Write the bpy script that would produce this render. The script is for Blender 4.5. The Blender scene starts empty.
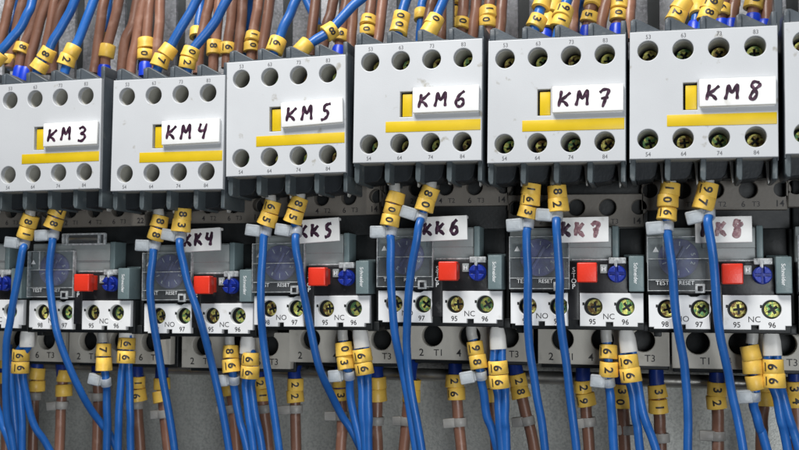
import bpy, bmesh, math, random
from mathutils import Vector, Matrix, noise
random.seed(7)
S = 0.001                      # everything below is written in millimetres
sc = bpy.context.scene
COL = sc.collection

# ------------------------------------------------------------------ camera
F = 1000.0
YAW, PIT, ROL, DIST = 0.26094, 0.07008, 0.00391, 339.33
cy_, sy_, cp_, sp_ = math.cos(YAW), math.sin(YAW), math.cos(PIT), math.sin(PIT)
FW = Vector((-sy_*cp_, cy_*cp_, sp_))
R0 = Vector((cy_, sy_, 0)); U0 = R0.cross(FW)
RT = R0*math.cos(ROL) + U0*math.sin(ROL)
UP = -R0*math.sin(ROL) + U0*math.cos(ROL)
CAM = -FW*DIST

def at(px, py, Y):
    """place on the depth Y (mm behind the front faces) seen at a photograph position"""
    d = FW*F + RT*(px-399.5) - UP*(py-225)
    return CAM + d*((Y-CAM.y)/d.y)

cd = bpy.data.cameras.new('camera'); cam = bpy.data.objects.new('camera', cd); COL.objects.link(cam)
m = Matrix((RT, UP, -FW)).transposed().to_4x4(); m.translation = CAM*S
cam.matrix_world = m
cd.sensor_width = 36; cd.lens = F/799*36; cd.clip_start = 0.01; cd.clip_end = 20
cd.dof.use_dof = True; cd.dof.focus_distance = 0.345; cd.dof.aperture_fstop = 28
sc.camera = cam

# ------------------------------------------------------------------ materials
def mat(name, col, rough=.45, metal=0, spec=.5, var=.12, vscale=120, bump=.02, bscale=900, col2=None, c2pos=(.55,.7), c2scale=300, coat=0, trans=None, sss=0):
    M = bpy.data.materials.new(name); M.use_nodes = True
    n = M.node_tree.nodes; l = M.node_tree.links
    b = n['Principled BSDF']
    b.inputs['Metallic'].default_value = metal
    b.inputs['Specular IOR Level'].default_value = spec
    b.inputs['Coat Weight'].default_value = coat
    tc = n.new('ShaderNodeTexCoord')
    nz = n.new('ShaderNodeTexNoise'); nz.inputs['Scale'].default_value = vscale; nz.inputs['Detail'].default_value = 5
    off = n.new('ShaderNodeObjectInfo'); add = n.new('ShaderNodeVectorMath'); add.operation = 'ADD'     # no two copies wear alike
    l.new(tc.outputs['Object'], add.inputs[0]); l.new(off.outputs['Random'], add.inputs[1])
    l.new(add.outputs[0], nz.inputs['Vector'])
    r = n.new('ShaderNodeValToRGB')
    r.color_ramp.elements[0].position = .3; r.color_ramp.elements[1].position = .7
    r.color_ramp.elements[0].color = (*[c*(1-var) for c in col], 1)
    r.color_ramp.elements[1].color = (*[min(1, c*(1+var)) for c in col], 1)
    l.new(nz.outputs['Fac'], r.inputs['Fac'])
    out = r.outputs['Color']
    if col2:
        n2 = n.new('ShaderNodeTexNoise'); n2.inputs['Scale'].default_value = c2scale; n2.inputs['Detail'].default_value = 6
        l.new(add.outputs[0], n2.inputs['Vector'])
        r2 = n.new('ShaderNodeMapRange'); r2.inputs['From Min'].default_value = c2pos[0]; r2.inputs['From Max'].default_value = c2pos[1]
        l.new(n2.outputs['Fac'], r2.inputs['Value'])
        mx = n.new('ShaderNodeMix'); mx.data_type = 'RGBA'
        l.new(r2.outputs['Result'], mx.inputs['Factor']); l.new(out, mx.inputs['A']); mx.inputs['B'].default_value = (*col2, 1)
        out = mx.outputs['Result']
    if name in RND:      # every piece ages a little differently
        oi = n.new('ShaderNodeObjectInfo'); mr = n.new('ShaderNodeMapRange'); hs = n.new('ShaderNodeHueSaturation')
        a = RND[name]; mr.inputs['To Min'].default_value = 1-a; mr.inputs['To Max'].default_value = 1+a
        l.new(oi.outputs['Random'], mr.inputs['Value']); l.new(mr.outputs['Result'], hs.inputs['Value'])
        hs.inputs['Saturation'].default_value = .97
        l.new(out, hs.inputs['Color']); out = hs.outputs['Color']
    l.new(out, b.inputs['Base Color'])
    rr = n.new('ShaderNodeMapRange'); rr.inputs['To Min'].default_value = max(.03, rough-.1); rr.inputs['To Max'].default_value = min(1, rough+.12)
    l.new(nz.outputs['Fac'], rr.inputs['Value']); l.new(rr.outputs['Result'], b.inputs['Roughness'])
    if bump:
        nb = n.new('ShaderNodeTexNoise'); nb.inputs['Scale'].default_value = bscale; nb.inputs['Detail'].default_value = 3
        l.new(tc.outputs['Object'], nb.inputs['Vector'])
        bp = n.new('ShaderNodeBump'); bp.inputs['Strength'].default_value = bump*10; bp.inputs['Distance'].default_value = .00025
        l.new(nb.outputs['Fac'], bp.inputs['Height']); l.new(bp.outputs['Normal'], b.inputs['Normal'])
    if sss:
        b.inputs['Subsurface Weight'].default_value = sss; b.inputs['Subsurface Radius'].default_value = (.002, .002, .002)
        b.inputs['Subsurface Scale'].default_value = .5
    if trans is not None:
        tr = n.new('ShaderNodeBsdfTransparent'); tr.inputs['Color'].default_value = (.9, .93, .94, 1)
        ms = n.new('ShaderNodeMixShader'); ms.inputs['Fac'].default_value = trans
        o = n['Material Output']
        l.new(tr.outputs[0], ms.inputs[1]); l.new(b.outputs[0], ms.inputs[2]); l.new(ms.outputs[0], o.inputs['Surface'])
    return M

RND = {'brown_insulation': .28, 'blue_insulation': .12, 'yellow_sleeve_plastic': .13, 'pale_plastic': .03, 'white_plastic': .04, 'violet_dial': .3, 'milky_nylon': .08, 'dusty_nylon': .15, 'yellow_zinc_screw': .35, 'bronze_zinc_screw': .35, 'light_beige_grey_plastic': .07}
MT = dict(
 face=mat('pale_plastic', (.515,.532,.555), .42, var=.035, vscale=40, bump=.012, bscale=2500, col2=(.34,.33,.30), c2pos=(.66,.74), c2scale=230),
 white=mat('white_plastic', (.74,.75,.76), .45, var=.04, bump=.01, col2=(.45,.43,.38), c2pos=(.66,.85), c2scale=160),
 tag=mat('white_tag', (.88,.88,.87), .35, var=.03, bump=.006, col2=(.6,.58,.52), c2pos=(.68,.85), c2scale=200),
 dark=mat('dark_grey_plastic', (.062,.075,.088), .42, var=.15, bump=.03, bscale=1800, col2=(.14,.15,.155), c2pos=(.6,.8), c2scale=260),
 barrier_shade=mat('shaded_barrier_plastic', (.022,.026,.03), .45, spec=.3, var=.2, bump=.03),  # housing plastic darkened, shade under the face put into its colour
 fin=mat('grey_plastic', (.075,.092,.10), .38, var=.15, bump=.03, col2=(.2,.21,.21), c2pos=(.6,.8), c2scale=260),
 bore=mat('grey_brown_plastic', (.33,.325,.29), .4, var=.15, bump=.02),
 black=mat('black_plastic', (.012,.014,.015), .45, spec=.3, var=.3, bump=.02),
 panel=mat('black_gloss_plastic', (.018,.018,.02), .3, spec=.3, var=.3, bump=.01, col2=(.09,.09,.09), c2pos=(.6,.8)),
 beige=mat('beige_grey_plastic', (.17,.155,.135), .5, var=.1, bump=.03, col2=(.15,.14,.12), c2pos=(.6,.8), c2scale=150),
 beigelight=mat('light_beige_grey_plastic', (.56,.535,.475), .5, var=.08, bump=.03, col2=(.26,.24,.2), c2pos=(.62,.85), c2scale=150),
 teal=mat('grey_green_plastic', (.15,.205,.215), .4, var=.1, bump=.03, bscale=1800, col2=(.22,.26,.26), c2pos=(.6,.85)),
 upper=mat('grey_plastic_upper', (.29,.32,.32), .4, var=.1, bump=.02, col2=(.3,.31,.3), c2pos=(.6,.8), c2scale=220),
 yellow=mat('yellow_paint', (.64,.445,.008), .4, var=.05, bump=.01, col2=(.55,.38,.03), c2pos=(.66,.85), c2scale=200),
 sleeve=mat('yellow_sleeve_plastic', (.84,.53,.07), .42, var=.09, vscale=300, bump=.02, bscale=1200, col2=(.55,.27,.05), c2pos=(.62,.82), c2scale=400, sss=.0),
 ink=mat('black_ink', (.02,.018,.02), .5, var=.2, bump=0),
 print_=mat('grey_print', (.10,.10,.11), .5, var=.2, bump=0),
 marker=mat('purple_black_marker', (.035,.012,.03), .35, var=.5, vscale=900, bump=0, col2=(.15,.07,.11), c2pos=(.58,.7), c2scale=900),
 faded=mat('faded_mauve_marker', (.22,.11,.13), .4, var=.5, vscale=900, bump=0, col2=(.42,.27,.28), c2pos=(.5,.64), c2scale=1100),
 whiteprint=mat('white_print', (.75,.77,.78), .5, var=.25, vscale=1500, bump=0),
 red=mat('red_plastic', (.70,.035,.014), .35, var=.06, bump=.02, bscale=1500),
 knob=mat('blue_knob_plastic', (.010,.03,.30), .35, var=.15, bump=.02),
 dial=mat('violet_dial', (.13,.13,.33), .4, var=.35, vscale=260, bump=.02, col2=(.22,.22,.38), c2pos=(.5,.7), c2scale=350),
 blue=mat('blue_insulation', (.004,.10,.38), .38, spec=.38, var=.10, bump=.02, bscale=500, coat=.08, col2=(.02,.15,.42), c2pos=(.62,.85), c2scale=260),
 blueend=mat('blue_ferrule_plastic', (.006,.045,.55), .35, var=.1, bump=.01),
 ferrule_shade=mat('shaded_ferrule_plastic', (.006,.03,.20), .4, var=.15, bump=.01),  # blue ferrule plastic toned down for the dimmer lower row, painted shade
 brown=mat('brown_insulation', (.205,.095,.06), .38, var=.1, bump=.015, bscale=700, col2=(.33,.19,.14), c2pos=(.55,.8), c2scale=200),
 grey=mat('grey_ferrule_plastic', (.45,.45,.43), .4, var=.08, bump=.01),
 pale=mat('pale_ferrule_plastic', (.72,.71,.68), .4, var=.06, bump=.015, sss=.0),
 tie=mat('milky_nylon', (.58,.62,.66), .3, var=.08, vscale=500, bump=.05, bscale=900, trans=.56),
 tiedull=mat('dusty_nylon', (.36,.35,.33), .4, var=.12, vscale=300, bump=.03, bscale=900, trans=.82),
 clear=mat('clear_cover_plastic', (.30,.31,.32), .12, var=.1, bump=0, trans=.13),
 clearedge=mat('clear_plastic_edge', (.62,.64,.65), .15, var=.5, vscale=700, bump=0, trans=.6),
 galv=mat('galvanised_steel', (.53,.54,.505), .45, metal=.2, var=.10, vscale=28, bump=.06, bscale=1600, col2=(.38,.39,.37), c2pos=(.42,.66), c2scale=1100),
 steel=mat('bright_steel', (.42,.41,.38), .3, metal=.9, var=.2, vscale=150, bump=.02),
 duct=mat('grey_duct_plastic', (.36,.37,.385), .55, var=.3, vscale=260, bump=.05, bscale=1400, col2=(.52,.52,.55), c2pos=(.48,.62), c2scale=900),
 ductdark=mat('dark_duct_plastic', (.035,.04,.042), .6, var=.3, bump=.02),
 screw=mat('yellow_zinc_screw', (.80,.72,.16), .34, metal=.5, var=.55, vscale=900, bump=.06, bscale=1500, col2=(.16,.38,.14), c2pos=(.47,.56), c2scale=620),
 screwgold=mat('bronze_zinc_screw', (.85,.62,.16), .34, metal=.5, var=.6, vscale=900, bump=.06, bscale=1500, col2=(.20,.11,.03), c2pos=(.47,.56), c2scale=650),
)

# ------------------------------------------------------------------ mesh helpers
_tmp = {}
def curve_mesh(cu):
    o = bpy.data.objects.new('tmp', cu); COL.objects.link(o)
    bpy.context.view_layer.update()
    me = bpy.data.meshes.new_from_object(o.evaluated_get(bpy.context.evaluated_depsgraph_get()))
    v = [tuple(x.co) for x in me.vertices]; f = [tuple(p.vertices) for p in me.polygons]
    bpy.data.objects.remove(o); bpy.data.meshes.remove(me)
    return v, f
def text2d(s, size, bold=0.0, sx=1.0):
    """centred flat text, verts (x,y)"""
    k = (s, bold)
    if k not in _tmp:
        cu = bpy.data.curves.new('t', 'FONT'); cu.body = s; cu.size = 1; cu.resolution_u = 3; cu.offset = bold; cu.align_x = 'CENTER'; cu.space_line = .8
        v, f = curve_mesh(cu); bpy.data.curves.remove(cu)
        ys = [p[1] for p in v]; xs = [p[0] for p in v]
        cx = (max(xs)+min(xs))/2; cy = (max(ys)+min(ys))/2
        # scale so that one capital line is 1 high
        lines = s.count('\n')+1
        h = .70
        _tmp[k] = ([((a-cx)/h, (b-cy)/h) for a, b, c in v], f)
    v, f = _tmp[k]
    return [(a*size*sx, b*size) for a, b in v], f

class MB:
    def __init__(s): s.v=[]; s.f=[]; s.m=[]; s.sm=[]; s.mats=[]
    def mi(s, m):
        if m not in s.mats: s.mats.append(m)
        return s.mats.index(m)
    def add(s, v, f, m, T=None, smooth=False):
        o = len(s.v); i = s.mi(m)
        s.v += [tuple(T @ Vector(p)) if T else tuple(p) for p in v]
        for q in f: s.f.append(tuple(k+o for k in q)); s.m.append(i); s.sm.append(smooth)
    def box(s, x0,x1,y0,y1,z0,z1, m, bev=.25, T=None, seg=2):
        b = bmesh.new(); bmesh.ops.create_cube(b, size=1)
        for v in b.verts: v.co = Vector(((x0+x1)/2+v.co.x*(x1-x0), (y0+y1)/2+v.co.y*(y1-y0), (z0+z1)/2+v.co.z*(z1-z0)))
        if bev: bmesh.ops.bevel(b, geom=b.edges[:], offset=bev, segments=seg, profile=.5, affect='EDGES')
        b.verts.index_update()
        s.add([v.co.copy() for v in b.verts], [[v.index for v in f.verts] for f in b.faces], m, T, bev > 0); b.free()
    def prism(s, pts, y0, y1, m, bev=.25, T=None, holes=(), seg=1):
        """polygon in x,z extruded in y, with round holes (x,z,r[,n]) or polygon holes"""
        cu = bpy.data.curves.new('c', 'CURVE'); cu.dimensions = '2D'; cu.fill_mode = 'BOTH'
        def sp(p):
            q = cu.splines.new('POLY'); q.points.add(len(p)-1)
            for k, a in enumerate(p): q.points[k].co = (a[0], a[1], 0, 1)
            q.use_cyclic_u = True
        sp(pts)
        for h in holes:
            if isinstance(h[0], (tuple, list)): sp(h)
            else:
                n = 28; sp([(h[0]+h[2]*math.cos(2*math.pi*k/n), h[1]+h[2]*math.sin(2*math.pi*k/n)) for k in range(n)])
        cu.extrude = (y1-y0)/2-bev; cu.bevel_depth = bev; cu.bevel_resolution = seg; cu.offset = -bev
        v, f = curve_mesh(cu); bpy.data.curves.remove(cu)
        ym = (y0+y1)/2
        s.add([(a, ym-c, b) for a, b, c in v], f, m, T, False)
    def tube(s, pts, r, m, n=14, cap=True, rs=None, squash=None):
        P = [Vector(p) for p in pts]; N = len(P)
        t0 = (P[1]-P[0]).normalized(); ref = Vector((0,-1,0))
        if abs(t0.dot(ref)) > .9: ref = Vector((1,0,0))
        a = (ref - t0*ref.dot(t0)).normalized(); vs = []
        for i in range(N):
            t = (P[min(i+1,N-1)]-P[max(i-1,0)]).normalized()
            a = (a - t*a.dot(t)).normalized(); b = t.cross(a); rr = rs[i] if rs else r
            for k in range(n):
                w = 2*math.pi*k/n; d = a*math.cos(w)+b*math.sin(w)
                q = d*rr
                if squash: q.y *= squash
                vs.append(P[i]+q)
        fs = [(i*n+k, i*n+(k+1)%n, (i+1)*n+(k+1)%n, (i+1)*n+k) for i in range(N-1) for k in range(n)]
        if cap: fs += [tuple(range(n))[::-1], tuple((N-1)*n+k for k in range(n))]
        s.add(vs, fs, m, None, True)
    def lathe(s, prof, m, T, n=28, closed=False, wob=0):
        """profile (r,h): h along local z"""
        vs = []; K = len(prof)
        for r, h in prof:
            for k in range(n):
                w = 2*math.pi*k/n; q = r*(1+wob*math.cos(3*w+.7))
                vs.append((q*math.cos(w), q*math.sin(w), h))
        fs = []
        for i in range(K if closed else K-1):
            j = (i+1) % K
            for k in range(n): fs.append((i*n+k, i*n+(k+1)%n, j*n+(k+1)%n, j*n+k))
        if not closed: fs += [tuple(range(n))[::-1], tuple((K-1)*n+k for k in range(n))]
        s.add(vs, fs, m, T, True)
    def text(s, str_, x, z, y, size, m, bold=0.0, rot=0, sx=1.0):
        v, f = text2d(str_, size, bold, sx)
        c, q = math.cos(rot), math.sin(rot)
        s.add([(x+a*c-b*q, y, z+a*q+b*c) for a, b in v], f, m)
    def build(s, name, parent=None, loc=None, rot=None):
        me = bpy.data.meshes.new(name)
        me.from_pydata([(a*S, b*S, c*S) for a, b, c in s.v], [], s.f)
        for q in s.mats: me.materials.append(q)
        me.polygons.foreach_set('material_index', s.m); me.polygons.foreach_set('use_smooth', s.sm)
        b = bmesh.new(); b.from_mesh(me); bmesh.ops.recalc_face_normals(b, faces=b.faces[:]); b.to_mesh(me); b.free()
        if any(s.sm):
            try: me.set_sharp_from_angle(angle=math.radians(48))
            except Exception: pass
        me.update()
        o = bpy.data.objects.new(name, me); COL.objects.link(o)
        if parent: o.parent = parent
        if loc: o.location = Vector(loc)*S
        if rot: o.rotation_euler = rot
        return o

def thing(name, label, cat, group=None, loc=(0,0,0), rot=0):
    o = bpy.data.objects.new(name, None); COL.objects.link(o); o.empty_display_size = .005
    o.location = Vector(loc)*S; o.rotation_euler = (0, rot, 0)
    o['label'] = label; o['category'] = cat
    if group: o['group'] = group
    return o
def dup(root, loc, rot, label):
    def cp(o, par):
        c = o.copy(); COL.objects.link(c); c.parent = par
        for ch in [x for x in COL.objects if x.parent == o]: cp(ch, c)
        return c
    r = cp(root, None); r.location = Vector(loc)*S; r.rotation_euler = (0, rot, 0); r['label'] = label
    return r
def kid(root, name): return [o for o in COL.objects if o.parent == root and o.name.split('.')[0] == name]

# ------------------------------------------------------------------ hand lettering
GL = {
 'K': [[(.08,1),(.05,.5),(0,0)], [(.72,.95),(.35,.62),(.08,.45),(.38,.3),(.66,.02)]],
 'M': [[(.0,0),(.08,.5),(.1,.95),(.38,.45),(.68,.98),(.72,.5),(.78,.0)]],
 'k': [[(.1,1),(.06,.5),(0,0)], [(.68,.9),(.3,.58),(.1,.4),(.4,.28),(.75,.0)]],
 '3': [[(.05,.9),(.35,1.02),(.6,.85),(.5,.62),(.25,.52),(.55,.45),(.66,.2),(.4,-.05),(.05,.0)]],
 '4': [[(.12,1.0),(.02,.6),(.12,.48),(.5,.55)], [(.6,1.1),(.5,.5),(.42,-.05)]],
 '5': [[(.75,1.02),(.45,.98),(.3,.92),(.25,.6),(.5,.55),(.58,.28),(.38,.02),(.05,-.05)]],
 '6': [[(.6,1.02),(.25,.75),(.05,.35),(.15,.05),(.45,-.02),(.62,.25),(.45,.5),(.12,.4)]],
 '7': [[(.05,.82),(.3,1.0),(.66,.95),(.52,.5),(.35,-.1)], [(.18,.45),(.7,.52)]],
 '8': [[(.6,.95),(.25,1.02),(.12,.8),(.35,.55),(.5,.25),(.3,-.05),(.1,.12),(.3,.5),(.62,.78),(.6,.95)]],
}
def smooth_path(P, k=5):
    P = [Vector(p) for p in P]
    if len(P) == 2: return [P[0].lerp(P[1], i/k) for i in range(k+1)]
    Q = [P[0]*2-P[1]] + P + [P[-1]*2-P[-2]]; out = []
    for i in range(1, len(Q)-2):
        a, b, c, d = Q[i-1], Q[i], Q[i+1], Q[i+2]
        for j in range(k):
            t = j/k
            out.append(.5*((2*b)+(c-a)*t+(2*a-5*b+4*c-d)*t*t+(3*b-a-3*c+d)*t**3))
    out.append(P[-1]); return out
def scribble(mb, txt, xs, z, h, y, mats_, w=.46, slant=.12, wk=1.0):
    for ci, (ch, x) in enumerate(zip(txt, xs)):
        mt = mats_[ci]
        for si, st in enumerate(GL[ch]):
            hh = h*random.uniform(.94, 1.08); dz = random.uniform(-.25, .25)
            p = [(x+(a*.92+slant*b)*h*wk, y-.008*si, z+dz+b*hh) for a, b in st]
            p = smooth_path(p, 6)
            rs = [w*(1+.16*math.sin(i*.9+si*2+ci)) for i in range(len(p))]
            rs[0] *= .75; rs[-1] *= .7
            mb.tube(p, w, mt, n=10, rs=rs, squash=.12)

# ------------------------------------------------------------------ setting
mb = MB(); mb.box(-700, 500, 82, 85, -420, 60, MT['galv'], .5)
o = mb.build('mounting_plate'); o['kind'] = 'structure'
mb = MB(); mb.box(-700, 500, 120, 123, 20, 500, MT['galv'], .5)
o = mb.build('cabinet_back'); o['kind'] = 'structure'

duct = thing('wiring_duct', 'grey slotted plastic wiring duct behind the brown and blue wires along the top', 'wiring duct', loc=(0, 66, 66))
mb = MB(); mb.box(-420, 330, 0, 3, -22, 6, MT['duct'], .4); mb.box(-420, 330, 48, 50, -22, 120, MT['ductdark'], .4)
mb.build('duct_base', duct)
x = -418
k = 0
while x < 320:
    w = 8.4
    mb = MB(); mb.prism([(0,0),(w,0),(w-.5,80),(.5,80)], 0, 2.2, MT['duct'], .3)
    if k == 0: tooth = mb.build('duct_finger', duct, (x, 0, 5.8))
    elif x > -340 and x < 290:
        c = tooth.copy(); COL.objects.link(c); c.location = Vector((x, 0, 5.8))*S
    if k == 0: tooth.location = Vector((-342, 0, 5.8))*S
    x += 12.6; k += 1

rail = thing('mounting_rail', 'dull steel rail running across under the row of relays', 'rail', loc=(0, 60, -55))
mb = MB(); mb.box(-420, 330, 0, 12, -.9, .9, MT['galv'], .3); mb.build('rail_web', rail)
mb = MB(); mb.tube([(-420,-.5,0),(330,-.5,0)], 2.5, MT['steel'], 16); mb.build('rail_lip', rail)

# ------------------------------------------------------------------ contactors
H = 41.4
HX = (5.7, 16.6, 27.5, 38.4)
def cross(r, w, a):
    p = []
    for k in range(4):
        for (u, v) in ((r, -w), (r, w), (w, w)):
            c, s_ = math.cos(a+k*math.pi/2), math.sin(a+k*math.pi/2)
            p.append((u*c-v*s_, u*s_+v*c))
    return p
def screw(parent, x, y, z, r, m, a):
    mb = MB()
    c = cross(r*.62, r*.14, a); n = 24
    mb.prism([(r*math.cos(2*math.pi*k/n), r*math.sin(2*math.pi*k/n)) for k in range(n)], 0, 1.2, m, .15, holes=[c])
    mb.prism([(r*.95*math.cos(2*math.pi*k/n), r*.95*math.sin(2*math.pi*k/n)) for k in range(n)], 1.0, 2.6, MT['black'], .1)
    return mb.build('terminal_screw', parent, (x, y, z))

def contactor_strip(mb, nc):
    hx = (5.9, 16.5, 27.2, 37.9, 48.5)
    mb.prism([(3.2,-6.8),(50.2,-6.8),(50.2,4.6),(3.2,4.6)], 0, 4, MT['beige'], .3, holes=[(a, 0, 2.95) for a in hx])
    mb.box(3.4, 50, 9, 14, -6.5, 4.4, MT['black'], .2); mb.box(3.4, 50, 3.6, 9.2, -6.5, -3.2, MT['black'], .2); mb.box(3.4, 50, 3.6, 9.2, 3.1, 4.4, MT['black'], .2)
    for a, s1, s2 in ((16.5,'2','T1'), (27.2,'4','T2'), (37.9,'6','T3')):
        mb.text(s1, a-1.6, -4.9, -.06, 1.9, MT['ink'], .01)
        mb.text(s2, a+2.4, -4.9, -.06, 1.7, MT['ink'])
    mb.text(nc, 48.0, -4.7, -.06, 2.1, MT['ink'], .015)

def make_contactor(label, loc, rot):
    t = thing('contactor', label, 'contactor', 'contactors in a row along the top', loc, rot)
    # front dark body with bores
    mb = MB()
    holes = [(a, b, 3.15) for a in HX for b in (-6.3, -35.0)]
    mb.prism([(.15,-H-.1),(44.9,-H-.1),(44.9,.5),(.15,.5)], 2.3, 15, MT['bore'], .2, holes=holes)
    mb.box(.1, 44.95, 14.9, 22, -H-.2, .3, MT['dark'], .4); mb.box(.12, 44.93, 2.4, 15, .35, .9, MT['dark'], .15)
    mb.box(44.75, 45.15, 1.6, 22, -H-1, 1.0, MT['dark'], .1)      # flanks
    mb.box(-.1, .3, 1.6, 22, -H-1, 1.0, MT['dark'], .1)
    mb.build('housing', t)
    mb = MB()
    for k in range(4):
        x = .2+10.9*k
        mb.prism([(x,-.5),(x,4.4),(x+.7,5.0),(x+2.0,5.0),(x+9.4,.9),(x+9.8,-.5)], 2.6, 9.5, MT['dark'], .25)
        mb.box(x-.1, x+1.7, 2.0, 14, -.4, 4.5, MT['dark'], .35)
        mb.prism([(x+1,-.5),(x+1,2.6),(x+2.0,2.6),(x+7.3,.1),(x+7.3,-.5)], 10, 20, MT['dark'], .2)
    mb.box(43.3, 45.1, 2.0, 20, -.4, 5.1, MT['dark'], .4)
    mb.build('upper_barrier', t)
    mb = MB()
    for k in range(4):
        x = .1+10.9*k
        mb.prism([(x+1.2,-H+.2),(x+1.2,-H-5.4),(x+2.0,-H-6.2),(x+6.6,-H-5.6),(x+7.9,-H-4.2),(x+8.7,-H-.6),(x+8.7,-H+.2)], 8, 20, MT['barrier_shade'], .3)
        mb.prism([(x-.1,-H+.2),(x-.1,-H-5.6),(x+.5,-H-6.9),(x+1.6,-H-6.9),(x+1.75,-H-5.6),(x+1.75,-H+.2)], 1.9, 20, MT['fin'], .3)
        mb.prism([(x+9.2,-H),(x+9.9,-H-6.8-.8*(k%2)),(x+10.4,-H-6.8),(x+10.3,-H)], 9, 12, MT['grey'], .15)
    mb.box(43.4, 45.0, 1.9, 20, -H-6.8, -H+.2, MT['fin'], .4)
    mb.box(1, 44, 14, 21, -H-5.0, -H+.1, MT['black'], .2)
    mb.build('lower_barrier', t)
    # face plate
    mb = MB()
    mb.prism([(0,-H),(45,-H),(45,0),(0,0)], 0, 2.4, MT['face'], .28, holes=[(a, b, 3.25) for a in HX for b in (-6.3, -35.0)] + [[(16.6,-25.9),(20.9,-25.9),(20.9,-17.2),(16.6,-17.2)]], seg=2)
    for k, a in enumerate(HX):
        mb.text('%d3' % (5+k), a+.1, -1.75, -.05, 1.35, MT['print_'], sx=.9)
        mb.text('%d4' % (5+k), a+.1, -39.9, -.05, 1.35, MT['print_'], sx=.9)
    mb.build('face_plate', t)
    mb = MB(); mb.box(16.3, 21.2, 2.2, 3.4, -26.1, -17.0, MT['black'], .05); mb.box(17.3, 20.8, .7, 2.3, -25.7, -17.9, MT['yellow'], .2); mb.build('indicator', t)
    mb = MB(); mb.box(11.6, 44.6, -.12, .2, -31.1, -27.4, MT['yellow'], .08); mb.build('yellow_stripe', t)
    for i, a in enumerate(HX):
        for b in (-6.3, -35.0):
            screw(t, a+.6, 10.4, b+.1, 2.5, MT['screw' if (i+int(b)) % 2 else 'screwgold'], random.uniform(0, 1.5))
    # main body behind
    mb = MB()
    mb.box(5.0, 51.6, 29, 80, -80, -3, MT['black'], .6)  # black and widened so the gaps between units read as shade
    mb.box(5.2, 51.4, 22.4, 60, -38, -3.2, MT['dark'], .6)
    for k in range(5): mb.box(5.2+11.4*k-.3, 5.2+11.4*k+.6, 22.5, 45, -8, 1.5, MT['dark'], .3)
    mb.build('base_housing', t)
    return t

def strip_obj(t, hz, nc):
    mb = MB(); contactor_strip(mb, nc)
    for a in (16.5, 27.2, 37.9, 48.5): pass
    s_ = mb.build('terminal_strip', t, (0, 25, hz))
    for i, a in enumerate((5.9, 16.5, 27.2, 37.9, 48.5)):
        screw(s_, a+1.4, 7.2, .3, 1.9, MT['screw'], .4*i)

def km_tag(t, num, dx, dz, wk=1.0, tilt=0):
    mb = MB()
    mb.box(-11.4, 11.4, -1.6, .0, -4.4, 4.4, MT['tag'], .3)
    mb.box(-11.0, 11.0, -.1, .9, -4.7, 4.2, MT['white'], .2)
    scribble(mb, 'KM'+num, (-9.3, -3.7, 3.2), -2.5, 5.0, -1.66, [MT['marker']]*3, w=.53, wk=wk)
    mb.build('name_tag', t, (32.9+dx, -.2, -20.9+dz), (0, tilt, 0))

KMS = [ # number, x, z, rotation, strip height, 4th terminal print, label
 ('2', -208.6, 57.0, .004, -46.8, '14', 'pale grey contactor beyond the left edge, only its terminal strip reaching into view'),
 ('3', -160.2, 56.3, .004, -46.8, '22', 'pale grey contactor tagged KM 3, cut off by the left edge of the photo'),
 ('4', -110.2, 55.45, .006, -44.9, '14', 'pale grey contactor with a white tag handwritten KM 4'),
 ('5', -64.66, 59.59, -.009, -47.4, '14', 'pale grey contactor with a tilted white tag handwritten KM 5'),
 ('6', -16.38, 63.07, .010, -47.5, '14', 'pale grey contactor with a white tag handwritten KM 6'),
 ('7', 30.62, 61.57, .012, -54.2, '14', 'pale grey contactor with a white tag handwritten KM 7'),
 ('8', 76.94, 61.46, .014, -48.9, '14', 'pale grey contactor with a white tag handwritten KM 8, nearest complete one on the right'),
 ('9', 123.9, 61.6, .012, -48.9, '14', 'pale grey contactor of which only a sliver shows at the right edge'),
]
KMS[1] = KMS[1][:3] + (-.006,) + KMS[1][4:]
c0 = None
CT = {}
for num, x, z, r, hz, nc, lab in KMS:
    if c0 is None: c0 = t = make_contactor(lab, (x, 0, z), r)
    else: t = None
    CT[num] = t
for num, x, z, r, hz, nc, lab in KMS[1:]: CT[num] = dup(c0, (x, 0, z), r, lab)
for num, x, z, r, hz, nc, lab in KMS:
    strip_obj(CT[num], hz, nc)
    if num not in '29': km_tag(CT[num], num, *{'3':(.3,.2),'4':(-.3,.4),'5':(.1,.7),'6':(.0,.3),'7':(.1,-.1),'8':(0,0)}[num], tilt={'3':-.005,'4':-.02,'5':-.035}.get(num, -.005))

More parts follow.
